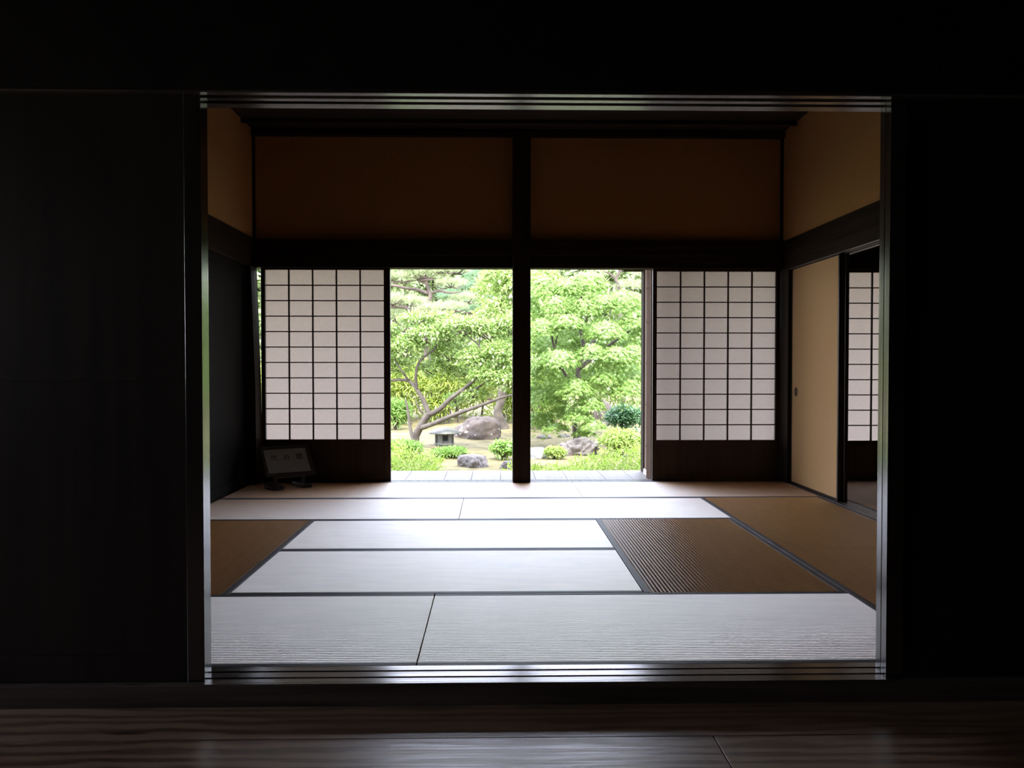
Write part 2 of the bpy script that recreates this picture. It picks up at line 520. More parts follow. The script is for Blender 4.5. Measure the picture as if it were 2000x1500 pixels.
# matted room: left wall
struct('wall_left', MB().box(XL - 0.1, XL, 2.735, 7.2, 2.04, ZC + 0.1), M['kabe'])
struct('trim_left', MB().box(XL - 0.1, XL + 0.012, 2.735, 7.06, 1.90, 2.04)
       .box(XL - 0.12, XL, 2.735, 7.06, H, 1.90), M['beam_y'], 0.003)
struct('baseboard_left', MB().box(XL - 0.12, XL, 2.735, 7.2, -0.1, 0.002), M['beam_y'])
struct('wall_outer_left', MB().box(XL - 0.24, XL - 0.13, 2.735, 7.25, -0.11, ZC + 0.1), M['dark_wall'])
# right wall with the opening to the next room
struct('wall_right', MB().box(XR, XR + 0.1, 2.735, 7.2, 2.02, ZC + 0.1), M['kabe'])
struct('trim_right', MB().box(XR - 0.012, XR + 0.12, 2.735, 7.06, 1.88, 2.02).box(XR - 0.006, XR - 0.001, 2.735, 7.06, 1.778, 1.88), M['beam_y'], 0.001)  # dark strip puts the track front's shade into colour; lit underside stays pale
xg = [(XR + 0.018, XR + 0.05), (XR + 0.056, XR + 0.088)]
prof = [(XR, 1.88), (XR, 1.775)]
for g0, g1 in xg:
    prof += [(g0, 1.775), (g0, 1.789), (g1, 1.789), (g1, 1.775)]
prof += [(XR + 0.12, 1.775), (XR + 0.12, 1.88)]
struct('trim_right_track', MB().prism(prof, 'y', 2.735, 7.06), M['old_y'])
prof = [(XR, -0.1), (XR + 0.12, -0.1), (XR + 0.12, 0.002)]
for g0, g1 in xg[::-1]:
    prof += [(g1 - 0.012, 0.002), (g1 - 0.012, -0.004), (g0 + 0.012, -0.004), (g0 + 0.012, 0.002)]
prof += [(XR, 0.002)]
struct('trim_right_sill', MB().prism(prof, 'y', 2.735, 7.06), M['old_y'])
struct('wall_right_near', MB().box(XR + 0.01, XR + 0.11, 2.735, 4.25, 0.002, 1.775), M['kabe'])
# garden side: sill, beam, plaster, posts
prof = [(YB, -0.1), (YB + 0.13, -0.1), (YB + 0.13, 0.0), (YB + 0.105, 0.0), (YB + 0.105, -0.004), (YB + 0.085, -0.004),
        (YB + 0.085, 0.0), (YB + 0.055, 0.0), (YB + 0.055, -0.004), (YB + 0.035, -0.004), (YB + 0.035, 0.0), (YB, 0.0)]
struct('trim_garden_sill', MB().prism(prof, 'x', -2.1, 6.6), M['old_y'])
struct('trim_garden_beam', MB().box(-2.1, 6.6, YB - 0.035, YB + 0.14, 1.9, 2.03)
       .box(-2.1, 6.6, YB, YB + 0.14, H, 1.9), M['beam_x'], 0.003)
struct('wall_garden', MB().box(-2.1, 6.6, YB + 0.02, YB + 0.12, 2.03, ZC + 0.12), M['kabe'])
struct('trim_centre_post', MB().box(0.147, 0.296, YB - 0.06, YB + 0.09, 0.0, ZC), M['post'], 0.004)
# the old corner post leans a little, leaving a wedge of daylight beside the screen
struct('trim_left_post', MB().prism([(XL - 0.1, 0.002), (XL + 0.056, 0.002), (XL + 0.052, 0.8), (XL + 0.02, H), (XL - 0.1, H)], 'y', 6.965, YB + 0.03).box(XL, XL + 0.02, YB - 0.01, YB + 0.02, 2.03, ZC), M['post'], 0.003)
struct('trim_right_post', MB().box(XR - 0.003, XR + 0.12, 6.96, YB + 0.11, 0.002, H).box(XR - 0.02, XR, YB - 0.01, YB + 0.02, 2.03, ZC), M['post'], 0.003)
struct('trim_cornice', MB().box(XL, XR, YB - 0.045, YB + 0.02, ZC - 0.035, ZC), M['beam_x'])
# ceiling boards with battens
cb = MB().box(XL - 0.1, 6.6, 2.70, 7.25, ZC + 0.02, ZC + 0.1)
for k in range(9):
    cb.box(XL, XR, 2.95 + k * 0.48, 2.985 + k * 0.48, ZC - 0.012, ZC + 0.02)
struct('ceiling', cb, M['ceil'])
struct('floor_room', MB().box(XL - 0.1, 6.6, 2.735, YB, -0.11, -0.05), M['dark_wall'])

# next room beyond the right-hand opening
struct('wall_next_room', MB().box(6.6, 6.7, 2.735, 7.25, -0.1, ZC + 0.1), M['kabe'])
struct('wall_next_room_near', MB().box(XR + 0.13, 6.6, 2.72, 2.735, -0.1, ZC + 0.1), M['kabe'])
struct('trim_next_room_rail', MB().box(XR + 0.121, 6.6, YB + 0.0, YB + 0.13, 1.802, 1.803), M['beam_x'])

# veranda
vb = MB()
x = -4.5
k = 0
while x < 6.5:
    w = (0.26, 0.31, 0.28, 0.34, 0.24)[k % 5]
    vb.box(x, x + w - 0.003, YB + 0.135, 8.07, -0.06, -0.025)
    x += w; k += 1
struct('floor_veranda', vb, M['deck'], 0.002)
struct('trim_veranda_edge', MB().box(-4.5, 6.5, 7.98, 8.06, -0.2, -0.062).box(-4.5, 6.5, 7.2, 7.24, -0.5, -0.11), M['grey'])
struct('ceiling_eave', MB().prism([(7.13, 2.95), (7.13, 3.05), (9.1, 2.42), (9.1, 2.34)], 'x', -4.5, 6.5), M['beam_x'])

# ------------------------------------------------------------------ doors, screens
ALONG = 'old dark wooden sliding doors of the front doorway'


def wooden_door(x0, x1, y0, y1, edge_right, label):
    e = empty('wooden_sliding_door', ((x0 + x1) / 2, (y0 + y1) / 2, 0.0))
    tag(e, label, 'door')
    z0, z1 = 0.0, H + 0.008
    ym = (y0 + y1) / 2
    sw = 0.052
    MB().box(x0 + sw, x1 - sw, ym - 0.006, ym + 0.006, 0.07, z1 - 0.06).build('panel', M['door'], e)
    for a, b, isedge in ((x0, x0 + sw, not edge_right), (x1 - sw, x1, edge_right)):
        MB().box(a, b, y0, y1, z0, z1).build('stile', M['edge'] if isedge else M['door'], e, bevel=0.0012)
    MB().box(x0 + sw, x1 - sw, y0 + 0.002, y1 - 0.002, z0, 0.08).build('rail', M['door'], e, bevel=0.002)
    MB().box(x0 + sw, x1 - sw, y0 + 0.002, y1 - 0.002, z1 - 0.065, z1).build('rail', M['door'], e, bevel=0.002)
    MB().box(x0 + sw, x1 - sw, ym - 0.011, ym + 0.011, 0.93, 0.972).build('rail', M['door'], e, bevel=0.002)
    return e


wooden_door(-1.98, -0.896, 2.604, 2.639, True, 'dark panelled wooden sliding door left of the doorway, nearest the viewer')
wooden_door(-1.985, -0.905, 2.660, 2.694, True, 'dark wooden sliding door stacked just behind the left panelled door, only its edge showing')
wooden_door(1.224, 2.34, 2.604, 2.639, False, 'dark wooden sliding door right of the doorway, nearest the viewer, almost black')
wooden_door(1.232, 2.345, 2.660, 2.694, False, 'dark wooden sliding door behind the right front door, only its worn edge showing')

# black glossy doors along the left wall
for i, (y0, y1, xx, lab) in enumerate(((5.93, 6.963, XL - 0.045, 'glossy black wooden door in the left wall, next to the corner post and sign'),
                                       (4.9, 5.97, XL - 0.085, 'glossy black wooden door in the left wall, nearer half hidden behind the doorway edge'))):
    e = empty('black_panel_door', (xx + 0.015, (y0 + y1) / 2, 0.002))
    tag(e, lab, 'door')
    MB().box(xx + 0.008, xx + 0.02, y0 + 0.05, y1 - 0.05, 0.07, H - 0.06).build('panel', M['gloss'], e)
    for a, b in ((y0, y0 + 0.05), (y1 - 0.05, y1)):
        MB().box(xx, xx + 0.03, a, b, 0.002, H).build('stile', M['gloss'], e, bevel=0.002)
    for a, b in ((0.002, 0.075), (H - 0.062, H)):
        MB().box(xx + 0.002, xx + 0.028, y0 + 0.05, y1 - 0.05, a, b).build('rail', M['gloss'], e, bevel=0.002)
struct('wall_left_near', MB().box(XL - 0.1, XL - 0.02, 2.735, 4.895, 0.002, H), M['kabe'])


def shoji(name, px0, px1, fx0, fx1, zb, zt, ncol, nrow, label, y0=YB + 0.035, slats=False, group=None):
    """px: paper field, fx: outer frame"""
    y1 = y0 + 0.03
    e = empty(name, ((fx0 + fx1) / 2, (y0 + y1) / 2, 0.0))
    tag(e, label, 'screen', group)
    for a, b in ((fx0, px0), (px1, fx1)):
        MB().box(a, b, y0, y1, 0.0, H + 0.0).build('stile', M['shoji_wood'], e, bevel=0.002)
    MB().box(px0, px1, y0 + 0.001, y1 - 0.001, zt, H).build('rail', M['shoji_wood'], e)
    MB().box(px0, px1, y0 + 0.001, y1 - 0.001, zb - 0.035, zb).build('rail', M['shoji_wood'], e)
    MB().box(px0, px1, y0 + 0.001, y1 - 0.001, 0.0, 0.045).build('rail', M['shoji_wood'], e)
    lp = MB().box(px0, px1, y0 + 0.012, y0 + 0.02, 0.045, zb - 0.035).build('lower_panel', M['slat'] if slats else M['shoji_wood'], e)
    if slats:
        for c in (0.105, 0.155, 0.21, 0.62, 0.67, 0.72):
            MB().box(px0 + c, px0 + c + 0.02, y0 + 0.004, y0 + 0.012, 0.045, zb - 0.035).build('slat', M['slat'], lp, bevel=0.001)
    lat = MB()
    for k in range(1, ncol):
        c = px0 + (px1 - px0) * k / ncol
        lat.box(c - 0.006, c + 0.006, y0 + 0.006, y0 + 0.022, zb, zt)
    for k in range(1, nrow):
        c = zb + (zt - zb) * k / nrow
        lat.box(px0, px1, y0 + 0.0065, y0 + 0.0215, c - 0.0045, c + 0.0045)
    lat.build('lattice', M['shoji_wood'], e)
    pm = MB()
    pm.add([(px0, y0 + 0.0235, zb), (px1, y0 + 0.0235, zb), (px1, y0 + 0.0235, zt), (px0, y0 + 0.0235, zt)], [(0, 1, 2, 3)])
    pm.build('paper', M['paper'], e)
    return e


shoji('shoji_screen', -1.933, -0.937, -1.966, -0.883, 0.356, 1.785, 5, 11, 'white paper shoji screen with dark lattice left of the garden opening, behind the small sign')
shoji('shoji_screen', 1.371, 2.387, 1.336, 2.424, 0.345, 1.777, 5, 11, 'white paper shoji screen with dark lattice right of the garden opening, beside the cream door')
shoji('shoji_screen', 2.805, 3.83, 2.77, 3.865, 0.337, 1.772, 5, 11, 'paper shoji screen seen through the side opening in the next room', slats=True)
shoji('shoji_screen', 3.905, 4.925, 3.87, 4.96, 0.337, 1.772, 5, 11, 'paper shoji screen of the next room farther right, added out of view past the doorway edge for more daylight', slats=True)  # unseen second screen, added to brighten the next room
MB_ = MB().box(XR + 0.121, 2.765, YB + 0.03, YB + 0.1, 0.0, H).box(4.965, 6.6, YB + 0.03, YB + 0.1, 0.0, H)
struct('wall_next_room_garden', MB_, M['kabe'])


def fusuma(x0, y0, y1, label, handle=True):
    x1 = x0 + 0.026
    e = empty('fusuma_door', ((x0 + x1) / 2, (y0 + y1) / 2, 0.0))
    tag(e, label, 'door')
    z0, z1 = 0.003, 1.787
    f = 0.02
    MB().box(x0 + 0.004, x1 - 0.004, y0 + f, y1 - f, z0 + f, z1 - f).build('paper_face', M['fusuma'], e)
    for a, b in ((y0, y0 + f), (y1 - f, y1)):
        MB().box(x0, x1, a, b, z0, z1).build('stile', M['lacquer'], e, bevel=0.002)
    for a, b in ((z0, z0 + f), (z1 - f, z1)):
        MB().box(x0 + 0.001, x1 - 0.001, y0 + f, y1 - f, a, b).build('rail', M['lacquer'], e)
    if handle:
        n = 20
        yy, zz, r = y1 - 0.115, 0.765, 0.032
        h = MB()
        ring = [(yy + r * math.cos(2 * math.pi * k / n), zz + r * 1.15 * math.sin(2 * math.pi * k / n)) for k in range(n)]
        inn = [(yy + r * 0.78 * math.cos(2 * math.pi * k / n), zz + r * 0.9 * math.sin(2 * math.pi * k / n)) for k in range(n)]
        vs = [(x0 + 0.004, *p) for p in ring] + [(x0 + 0.001, *p) for p in ring] + [(x0 + 0.001, *p) for p in inn] + [(x0 + 0.0035, *p) for p in inn]
        fs = []
        for j in range(3):
            fs += [(j * n + k, j * n + (k + 1) % n, (j + 1) * n + (k + 1) % n, (j + 1) * n + k) for k in range(n)]
        fs.append(tuple(range(3 * n, 4 * n)))
        h.add(vs, fs).build('finger_pull', M['hikite'], e)
    return e


fusuma(xg[0][0] + 0.003, 5.985, 6.955, 'cream papered fusuma door with a round pull, slid open on the right wall')
fusuma(xg[1][0] + 0.003, 5.965, 6.935, 'second fusuma door stacked behind the cream one, only its black edge showing', False)

# ------------------------------------------------------------------ tatami mats
def mat_thing(x0, x1, y0, y1, along, label, ends=True, group='tatami mats of the room'):
    e = empty('tatami_mat', ((x0 + x1) / 2, (y0 + y1) / 2, -0.05))
    tag(e, label, 'mat', group)
    g = 0.0018
    x0 += g; x1 -= g; y0 += g; y1 -= g
    hw = 0.03
    if along == 'x':
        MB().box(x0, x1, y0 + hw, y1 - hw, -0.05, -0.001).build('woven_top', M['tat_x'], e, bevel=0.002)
        bs = [(x0, x1, y0, y0 + hw), (x0, x1, y1 - hw, y1)]
    else:
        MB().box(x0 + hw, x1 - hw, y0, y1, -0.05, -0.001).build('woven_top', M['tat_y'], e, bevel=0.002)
        bs = [(x0, x0 + hw, y0, y1), (x1 - hw, x1, y0, y1)]
    for b in bs:
        MB().box(*b, -0.05, 0.0).build('cloth_border', M['heri'], e, bevel=0.002)
    return e


A, B_, Cc, D = -1.14, -0.25, 0.625, 1.52
R = ROW
mat_thing(XL, -0.258, R[0], R[1], 'x', 'pale ribbed tatami mat at the doorway sill, left of the seam')
mat_thing(-0.258, D, R[0], R[1], 'x', 'long pale ribbed tatami mat at the doorway sill, right of the seam')
mat_thing(XL, A, R[1], R[3], 'y', 'brown tatami mat in shade at the left edge behind the front row')
mat_thing(A, 0.64, R[1], R[2], 'x', 'pale tatami mat in the second row from the doorway, mid-room')
mat_thing(A, 0.64, R[2], R[3], 'x', 'pale tatami mat in the third row from the doorway, mid-room')
mat_thing(0.64, D, R[1], R[3], 'y', 'brown tatami mat with pale streaks right of the two middle pale mats')
mat_thing(XL, -0.232, R[3], R[4], 'x', 'pale tatami mat in the fourth row, left of its seam')
mat_thing(-0.232, D, R[3], R[4], 'x', 'pale tatami mat in the fourth row, right of its seam, facing the centre post')
mat_thing(XL, -1.115, R[4], R[5], 'x', 'short tan tatami mat under the small sign by the left shoji')
mat_thing(-1.115, 0.652, R[4], R[5], 'x', 'bright white-lit tatami mat at the garden sill left of and below the centre post')
mat_thing(0.652, XR, R[4], R[5], 'x', 'tan tatami mat at the garden sill in front of the right shoji')
mat_thing(D, XR, R[2], R[4], 'y', 'brown tatami mat along the right wall beside the fusuma doors')
mat_thing(D, XR, R[0], R[2], 'y', 'brown tatami mat along the right wall nearest the doorway')
xs = XR + 0.122
for i, (a, b, lab) in enumerate(((xs, xs + 0.95, 'brown tatami mat of the next room just beyond the side sill'),
                                 (xs + 0.95, 4.58, 'tatami mat of the next room, farther from the side sill'))):
    mat_thing(a, b, 5.36, 7.11, 'y', lab, group='tatami mats of the next room')
for i, (a, b, lab) in enumerate(((xs, xs + 0.95, 'tatami mat of the next room nearest the viewer by the side sill'),
                                 (xs + 0.95, 4.58, 'tatami mat of the next room in its near far corner'))):
    mat_thing(a, b, 3.6, 5.36, 'y', lab, group='tatami mats of the next room')

# ------------------------------------------------------------------ little sign on an easel
SG = empty('sign_stand', (-1.655, 6.80, 0.0), math.radians(36))
tag(SG, 'small dark wooden stand with a white lettered card, on the mat by the left shoji', 'sign')
lean = math.radians(35)
cl, sl = math.cos(lean), math.sin(lean)


def tilt(mb, z0=0.125, y0=-0.03):
    """stand up a board modelled flat: x across, z along the board, y its depth; lean it backwards"""
    mb.v = [(x, y0 + y * cl + z * sl, z0 + z * cl - y * sl) for (x, y, z) in mb.v]
    return mb


W2, HC = 0.178, 0.215
bd = tilt(MB().box(-W2 - 0.03, W2 + 0.03, 0.0, 0.014, -0.03, HC + 0.03)).build('board', M['lacquer'], SG, local=True, bevel=0.003)
fr = MB()
for a in ((-W2 - 0.03, W2 + 0.03, -0.008, 0.0, -0.03, -0.002), (-W2 - 0.03, W2 + 0.03, -0.008, 0.0, HC + 0.002, HC + 0.03),
          (-W2 - 0.03, -W2 - 0.002, -0.008, 0.0, -0.002, HC + 0.002), (W2 + 0.002, W2 + 0.03, -0.008, 0.0, -0.002, HC + 0.002)):
    fr.box(*a)
tilt(fr).build('frame', M['post'], SG, local=True, bevel=0.002)
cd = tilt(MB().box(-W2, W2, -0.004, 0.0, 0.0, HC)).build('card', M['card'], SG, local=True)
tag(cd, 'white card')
# brush strokes of the three characters and the small line beneath them
strokes = {
    0: [((0.05, 0.86), (0.2, 0.7)), ((0.02, 0.3), (0.24, 0.52)), ((0.48, 0.98), (0.3, 0.62)), ((0.42, 0.78), (0.96, 0.78)),
        ((0.96, 0.78), (0.86, 0.62)), ((0.62, 0.7), (0.56, 0.4)), ((0.56, 0.4), (0.3, 0.04)), ((0.6, 0.5), (0.96, 0.04))],
    1: [((0.52, 0.82), (0.42, 0.34)), ((0.42, 0.34), (0.26, 0.18)), ((0.26, 0.18), (0.12, 0.36)), ((0.12, 0.36), (0.2, 0.66)),
        ((0.2, 0.66), (0.46, 0.84)), ((0.46, 0.84), (0.74, 0.76)), ((0.74, 0.76), (0.88, 0.5)), ((0.88, 0.5), (0.8, 0.24)), ((0.8, 0.24), (0.58, 0.1))],
    2: [((0.06, 0.96), (0.06, 0.02)), ((0.06, 0.96), (0.42, 0.96)), ((0.42, 0.96), (0.42, 0.6)), ((0.06, 0.78), (0.42, 0.78)), ((0.06, 0.6), (0.42, 0.6)),
        ((0.58, 0.96), (0.94, 0.96)), ((0.94, 0.96), (0.94, 0.02)), ((0.94, 0.02), (0.84, 0.06)), ((0.58, 0.96), (0.58, 0.6)), ((0.58, 0.78), (0.94, 0.78)), ((0.58, 0.6), (0.94, 0.6)),
        ((0.32, 0.46), (0.68, 0.46)), ((0.32, 0.46), (0.32, 0.08)), ((0.68, 0.46), (0.68, 0.08)), ((0.32, 0.27), (0.68, 0.27)), ((0.32, 0.08), (0.68, 0.08))],
}
SZ = 0.052
for ci, cx in ((0, -0.108), (1, 0.0), (2, 0.108)):
    ch = MB()
    for (p, q) in strokes[ci]:
        p = np.array(p) * SZ; q = np.array(q) * SZ
        d = q - p; L = np.linalg.norm(d); d /= L
        nrm = np.array([-d[1], d[0]]) * 0.0028
        p = p - d * 0.002; q = q + d * 0.002
        pts = [p + nrm, q + nrm, q - nrm, p - nrm]
        ch.add([(cx - SZ / 2 + a[0], -0.0046, 0.112 + a[1]) for a in pts] + [(cx - SZ / 2 + a[0], -0.0038, 0.112 + a[1]) for a in pts],
               [(0, 1, 2, 3), (7, 6, 5, 4), (0, 4, 5, 1), (1, 5, 6, 2), (2, 6, 7, 3), (3, 7, 4, 0)])
    o = tilt(ch).build('character', M['ink'], cd, local=True)
# feet and prop
for sxn in (-1, 1):
    MB().box(sxn * 0.12 - 0.04, sxn * 0.12 + 0.04, -0.1, 0.13, 0.0, 0.032).build('foot', M['lacquer'], SG, local=True, bevel=0.006)
    MB().box(sxn * 0.12 - 0.012, sxn * 0.12 + 0.012, -0.022, 0.004, 0.03, 0.118).build('upright', M['lacquer'], SG, local=True)
MB().box(-0.15, 0.15, -0.045, -0.012, 0.085, 0.105).build('crossbar', M['lacquer'], SG, local=True, bevel=0.002)

# ------------------------------------------------------------------ at the right end of the veranda opening
t = empty('veranda_side_door', (1.37, 7.36, -0.025))
tag(t, 'brown wooden side door standing at right angles on the veranda beside the right shoji', 'door')
MB().box(1.352, 1.378, 7.27, 7.52, -0.025, 1.93).build('door_board', M['brown'], t, bevel=0.002)
for z in (0.25, 0.62, 0.99, 1.36, 1.66):
    MB().box(1.347, 1.352, 7.27, 7.52, z, z + 0.02).build('batten', M['brown'], t)
MB().box(1.34, 1.378, 7.245, 7.268, -0.025, 1.93).build('pale_edge_strip', M['pale'], t)
struct('trim_pale_post', MB().box(1.375, 1.47, 7.62, 7.74, 0.03, 2.6), M['pale'], 0.004)
struct('trim_outer_post', MB().box(1.385, 1.52, 7.86, 8.0, -0.025, 2.5), M['grey'], 0.004)
struct('trim_outer_bracket', MB().box(1.2, 1.385, 7.88, 7.98, 1.865, 1.93), M['grey'], 0.003)
s = MB().box(1.37, 1.47, 7.58, 7.78, -0.025, 0.03).build('post_base_stone', M['plaster'], bevel=0.01)
tag(s, 'small white base block under the pale veranda post', 'stone')


# ------------------------------------------------------------------ the garden
def gnd(X, Y):
    Yk = [7.0, 8.5, 10.5, 12.5, 15.0, 20.0, 26.0, 60.0]
    Zk = [-0.5, -0.46, -0.33, -0.29, -0.25, 0.0, 0.35, 1.2]
    z = np.interp(Y, Yk, Zk)
    return z + 0.05 * np.sin(X * 1.3 + 0.5) * np.sin(Y * 0.8) * np.clip((Y - 9) / 3, 0, 1)


def on_ground(px, py):
    d = ray(px, py)
    for Y in np.arange(8.2, 60, 0.02):
        p = d * Y / d[1] + np.array([0, 0, EYE])
        if p[2] <= gnd(p[0], Y):
            return p
    return p


gx = np.linspace(-14, 16, 76)
gy = np.concatenate([np.linspace(-9, 7.7, 12), np.linspace(7.9, 20, 62), np.linspace(20.5, 60, 28)])
gv, gf = [], []
for yy in gy:
    for xx in gx:
        gv.append((xx, yy, float(gnd(xx, yy) + 0.012 * math.sin(xx * 9 + yy * 5) + random.uniform(-.008, .008))))
nx = len(gx)
for j in range(len(gy) - 1):
    for i in range(nx - 1):
        gf.append((j * nx + i, j * nx + i + 1, (j + 1) * nx + i + 1, (j + 1) * nx + i))
MB().add(gv, gf).build('ground', M['ground'], smooth=True, kind='structure')

SHAPES = {
    'oval': np.array([(0, 0, 0), (.24, .25, .05), (.22, .65, .04), (0, 1, -.06), (-.22, .65, .04), (-.24, .25, .05)]),
    'blade': np.array([(0, 0, 0), (.09, .3, .03), (.06, .7, 0), (0, 1, -.12), (-.06, .7, 0), (-.09, .3, .03)]),
    'needle': np.array([(-.02, 0, 0), (.02, 0, 0), (0, 1, 0)]),
}
ms = []
for k, (a, r) in enumerate(((-60, .55), (-32, .3), (-30 + 0, .8), (-12, .3), (0, 1.0), (12, .3), (30, .8), (32, .3), (60, .55))):
    ms.append((r * math.sin(math.radians(a)), r * math.cos(math.radians(a)), -0.12 * r))
SHAPES['maple'] = np.array([(0, -.05, 0)] + [ms[0], (.22 * math.sin(math.radians(-45)), .22, 0), ms[2], (-.07, .34, 0), ms[4], (.07, .34, 0), ms[6], (.22 * math.sin(math.radians(45)), .22, 0), ms[8]])


def unit(a):
    return a / (np.linalg.norm(a, axis=-1, keepdims=True) + 1e-9)


def leaves(name, P, D_, N, size, shape, mat, parent, kind=None, seed=None):
    """one mesh of many leaves: P points, D_ pointing directions, N rough normals"""
    sh = SHAPES[shape]
    n, k = len(P), len(sh)
    D_ = unit(D_)
    S = unit(np.cross(D_, N))
    N = np.cross(S, D_)
    sz = size * rng.uniform(0.7, 1.25, (n, 1, 1))
    V = P[:, None, :] + sz * (sh[None, :, 0:1] * S[:, None, :] + sh[None, :, 1:2] * D_[:, None, :] + sh[None, :, 2:3] * N[:, None, :])
    if parent is not None:
        V = V - np.array(parent.location)
    me = bpy.data.meshes.new(name)
    me.vertices.add(n * k)
    me.vertices.foreach_set('co', V.reshape(-1).astype(np.float32))
    me.loops.add(n * k)
    me.loops.foreach_set('vertex_index', np.arange(n * k, dtype=np.int32))
    me.polygons.add(n)
    me.polygons.foreach_set('loop_start', np.arange(0, n * k, k, dtype=np.int32))
    me.polygons.foreach_set('loop_total', np.full(n, k, dtype=np.int32))
    me.materials.append(mat)
    me.update(calc_edges=True)
    o = bpy.data.objects.new(name, me)
    C.objects.link(o)
    if parent is not None: o.parent = parent
    if kind: o['kind'] = kind
    return o


def rdir(n):
    return unit(rng.normal(size=(n, 3)))


def blob_points(blobs, n, shell=0.55, up=0.7):
    """points near the surface of ellipsoids, favouring their tops"""
    wts = np.array([b[3] * b[4] + b[3] * b[5] for b in blobs]); wts = wts / wts.sum()
    cnt = np.maximum(8, (wts * n).astype(int))
    Ps, Us = [], []
    for b, c in zip(blobs, cnt):
        u = rdir(c)
        fl = (u[:, 2] < 0) & (rng.random(c) < up)
        u[fl, 2] *= -1
        r = shell + (1 - shell) * rng.random((c, 1)) ** 0.7
        r *= rng.uniform(0.88, 1.08, (c, 1))
        Ps.append(np.array(b[:3]) + u * r * np.array(b[3:6]))
        Us.append(u)
    return np.concatenate(Ps), np.concatenate(Us)


def px_blobs(lst):
    """(px, py, distance, half width px, half height px) -> ellipsoid in metres"""
    out = []
    for (px, py, Y, rw, rh) in lst:
        c = at(px, py, Y)
        k = Y / F
        out.append((c[0], c[1], c[2], rw * k, rw * k * 0.85, rh * k))
    return out


def foliage_oval(name, blobs, n, size, mat, parent, droop=0.2, shape='oval', up=0.6, shell=0.5):
    P, U = blob_points(blobs, n, shell, up)
    N = unit(np.array([0, 0, 1.0]) + 0.7 * U + 0.7 * rdir(len(P)))
    D_ = unit(0.6 * U + 0.9 * rdir(len(P)) - np.array([0, 0, droop]))
    return leaves(name, P, D_, N, size, shape, mat, parent)


def foliage_maple(name, blobs, n, size, mat, parent):
    P, U = blob_points(blobs, n, 0.78, 0.9)
    out = U * np.array([1, 1, 0.2])
    D_ = unit(out + 0.3 * rdir(len(P)) - np.array([0, 0, 0.8]))
    N = unit(np.array([0, 0, 0.8]) + 1.0 * out + 0.3 * rdir(len(P)))
    return leaves(name, P, D_, N, size, 'maple', mat, parent)


def foliage_pine(name, blobs, n, size, mat, parent, per=14):
    P, U = blob_points(blobs, n // per, 0.35, 0.75)
    P = np.repeat(P, per, axis=0)
    D_ = unit(np.array([0, 0, 0.75]) + rdir(len(P)) * 0.9)
    N = rdir(len(P))
    return leaves(name, P, D_, N, size, 'needle', mat, parent)


def tree(name, base, label, cat, limbs, bark, group=None, pads=(), k=0, r0=0.01, flat=0.25):
    e = empty(name, tuple(base))
    tag(e, label, cat, group)
    mb = MB()
    for pts, rad in limbs:
        mb.tube(pts, rad, 9, 0.12)
    twigs(mb, pads, k, r0, flat)
    mb.build('trunk', bark, e, smooth=True)
    return e


def twigs(mb, blobs, k, r0, flat=0.25):
    """fine branching inside the leaf pads"""
    for (x, y, z, a, b, c) in blobs:
        for j in range(k):
            t = random.uniform(0, 6.283)
            p0 = np.array([x + a * random.uniform(-.25, .25), y, z - c * random.uniform(.3, .7)])
            p2 = np.array([x + a * .9 * math.cos(t), y + b * .8 * math.sin(t), z + c * random.uniform(-.3, .8) * flat])
            p1 = (p0 + p2) / 2 + np.array([0, 0, -c * random.uniform(.0, .35)])
            mb.tube([p0, p1, p2], [r0, r0 * .7, r0 * .3], 5, 0.1)
    return mb


def A_(px, py, Y):
    return tuple(at(px, py, Y))


# crooked tree in the left half of the view
b0 = on_ground(808, 874)
Y0 = b0[1]
base = (b0[0], Y0, b0[2] - 0.05)
T = [
    ([base, A_(812, 852, Y0), A_(822, 832, Y0 - .05), A_(838, 808, Y0 - .1)], [.075, .06, .056, .05]),
    ([A_(838, 808, Y0 - .1), A_(828, 785, Y0), A_(815, 762, Y0 + .05), A_(800, 745, Y0 + .1), A_(780, 742, Y0 + .15), A_(755, 744, Y0 + .2)], [.042, .036, .03, .026, .022, .016]),
    ([A_(836, 810, Y0 - .1), A_(858, 800, Y0 - .2), A_(876, 782, Y0 - .25), A_(898, 765, Y0 - .3), A_(920, 748, Y0 - .3), A_(938, 730, Y0 - .3), A_(945, 700, Y0 - .25)], [.044, .038, .034, .03, .025, .02, .012]),
    ([A_(822, 836, Y0 - .05), A_(845, 828, Y0 - .3), A_(875, 815, Y0 - .5), A_(910, 802, Y0 - .6), A_(950, 788, Y0 - .7), A_(985, 775, Y0 - .75), A_(1030, 765, Y0 - .8)], [.04, .036, .032, .027, .023, .018, .01]),
    ([A_(898, 765, Y0 - .3), A_(925, 762, Y0 - .35), A_(950, 745, Y0 - .4), A_(975, 738, Y0 - .4)], [.022, .018, .014, .008]),
    ([A_(815, 762, Y0 + .05), A_(812, 735, Y0), A_(820, 705, Y0), A_(850, 680, Y0 - .05), A_(852, 655, Y0)], [.026, .022, .018, .013, .008]),
    ([A_(945, 705, Y0 - .25), A_(935, 675, Y0 - .2), A_(912, 655, Y0 - .2), A_(905, 640, Y0 - .2)], [.014, .012, .009, .006]),
    ([A_(936, 690, Y0 - .2), A_(938, 660, Y0 - .2), A_(960, 645, Y0 - .15)], [.012, .009, .005]),
    ([A_(800, 745, Y0 + .1), A_(785, 725, Y0), A_(770, 700, Y0)], [.018, .013, .007]),
    ([A_(808, 862, Y0), A_(801, 835, Y0 + .12), A_(797, 805, Y0 + .15), A_(792, 780, Y0 + .15)], [.032, .025, .022, .012]),
    ([A_(826, 808, Y0 - .08), A_(817, 795, Y0 - .1), A_(812, 782, Y0 - .1)], [.016, .012, .007]),
]
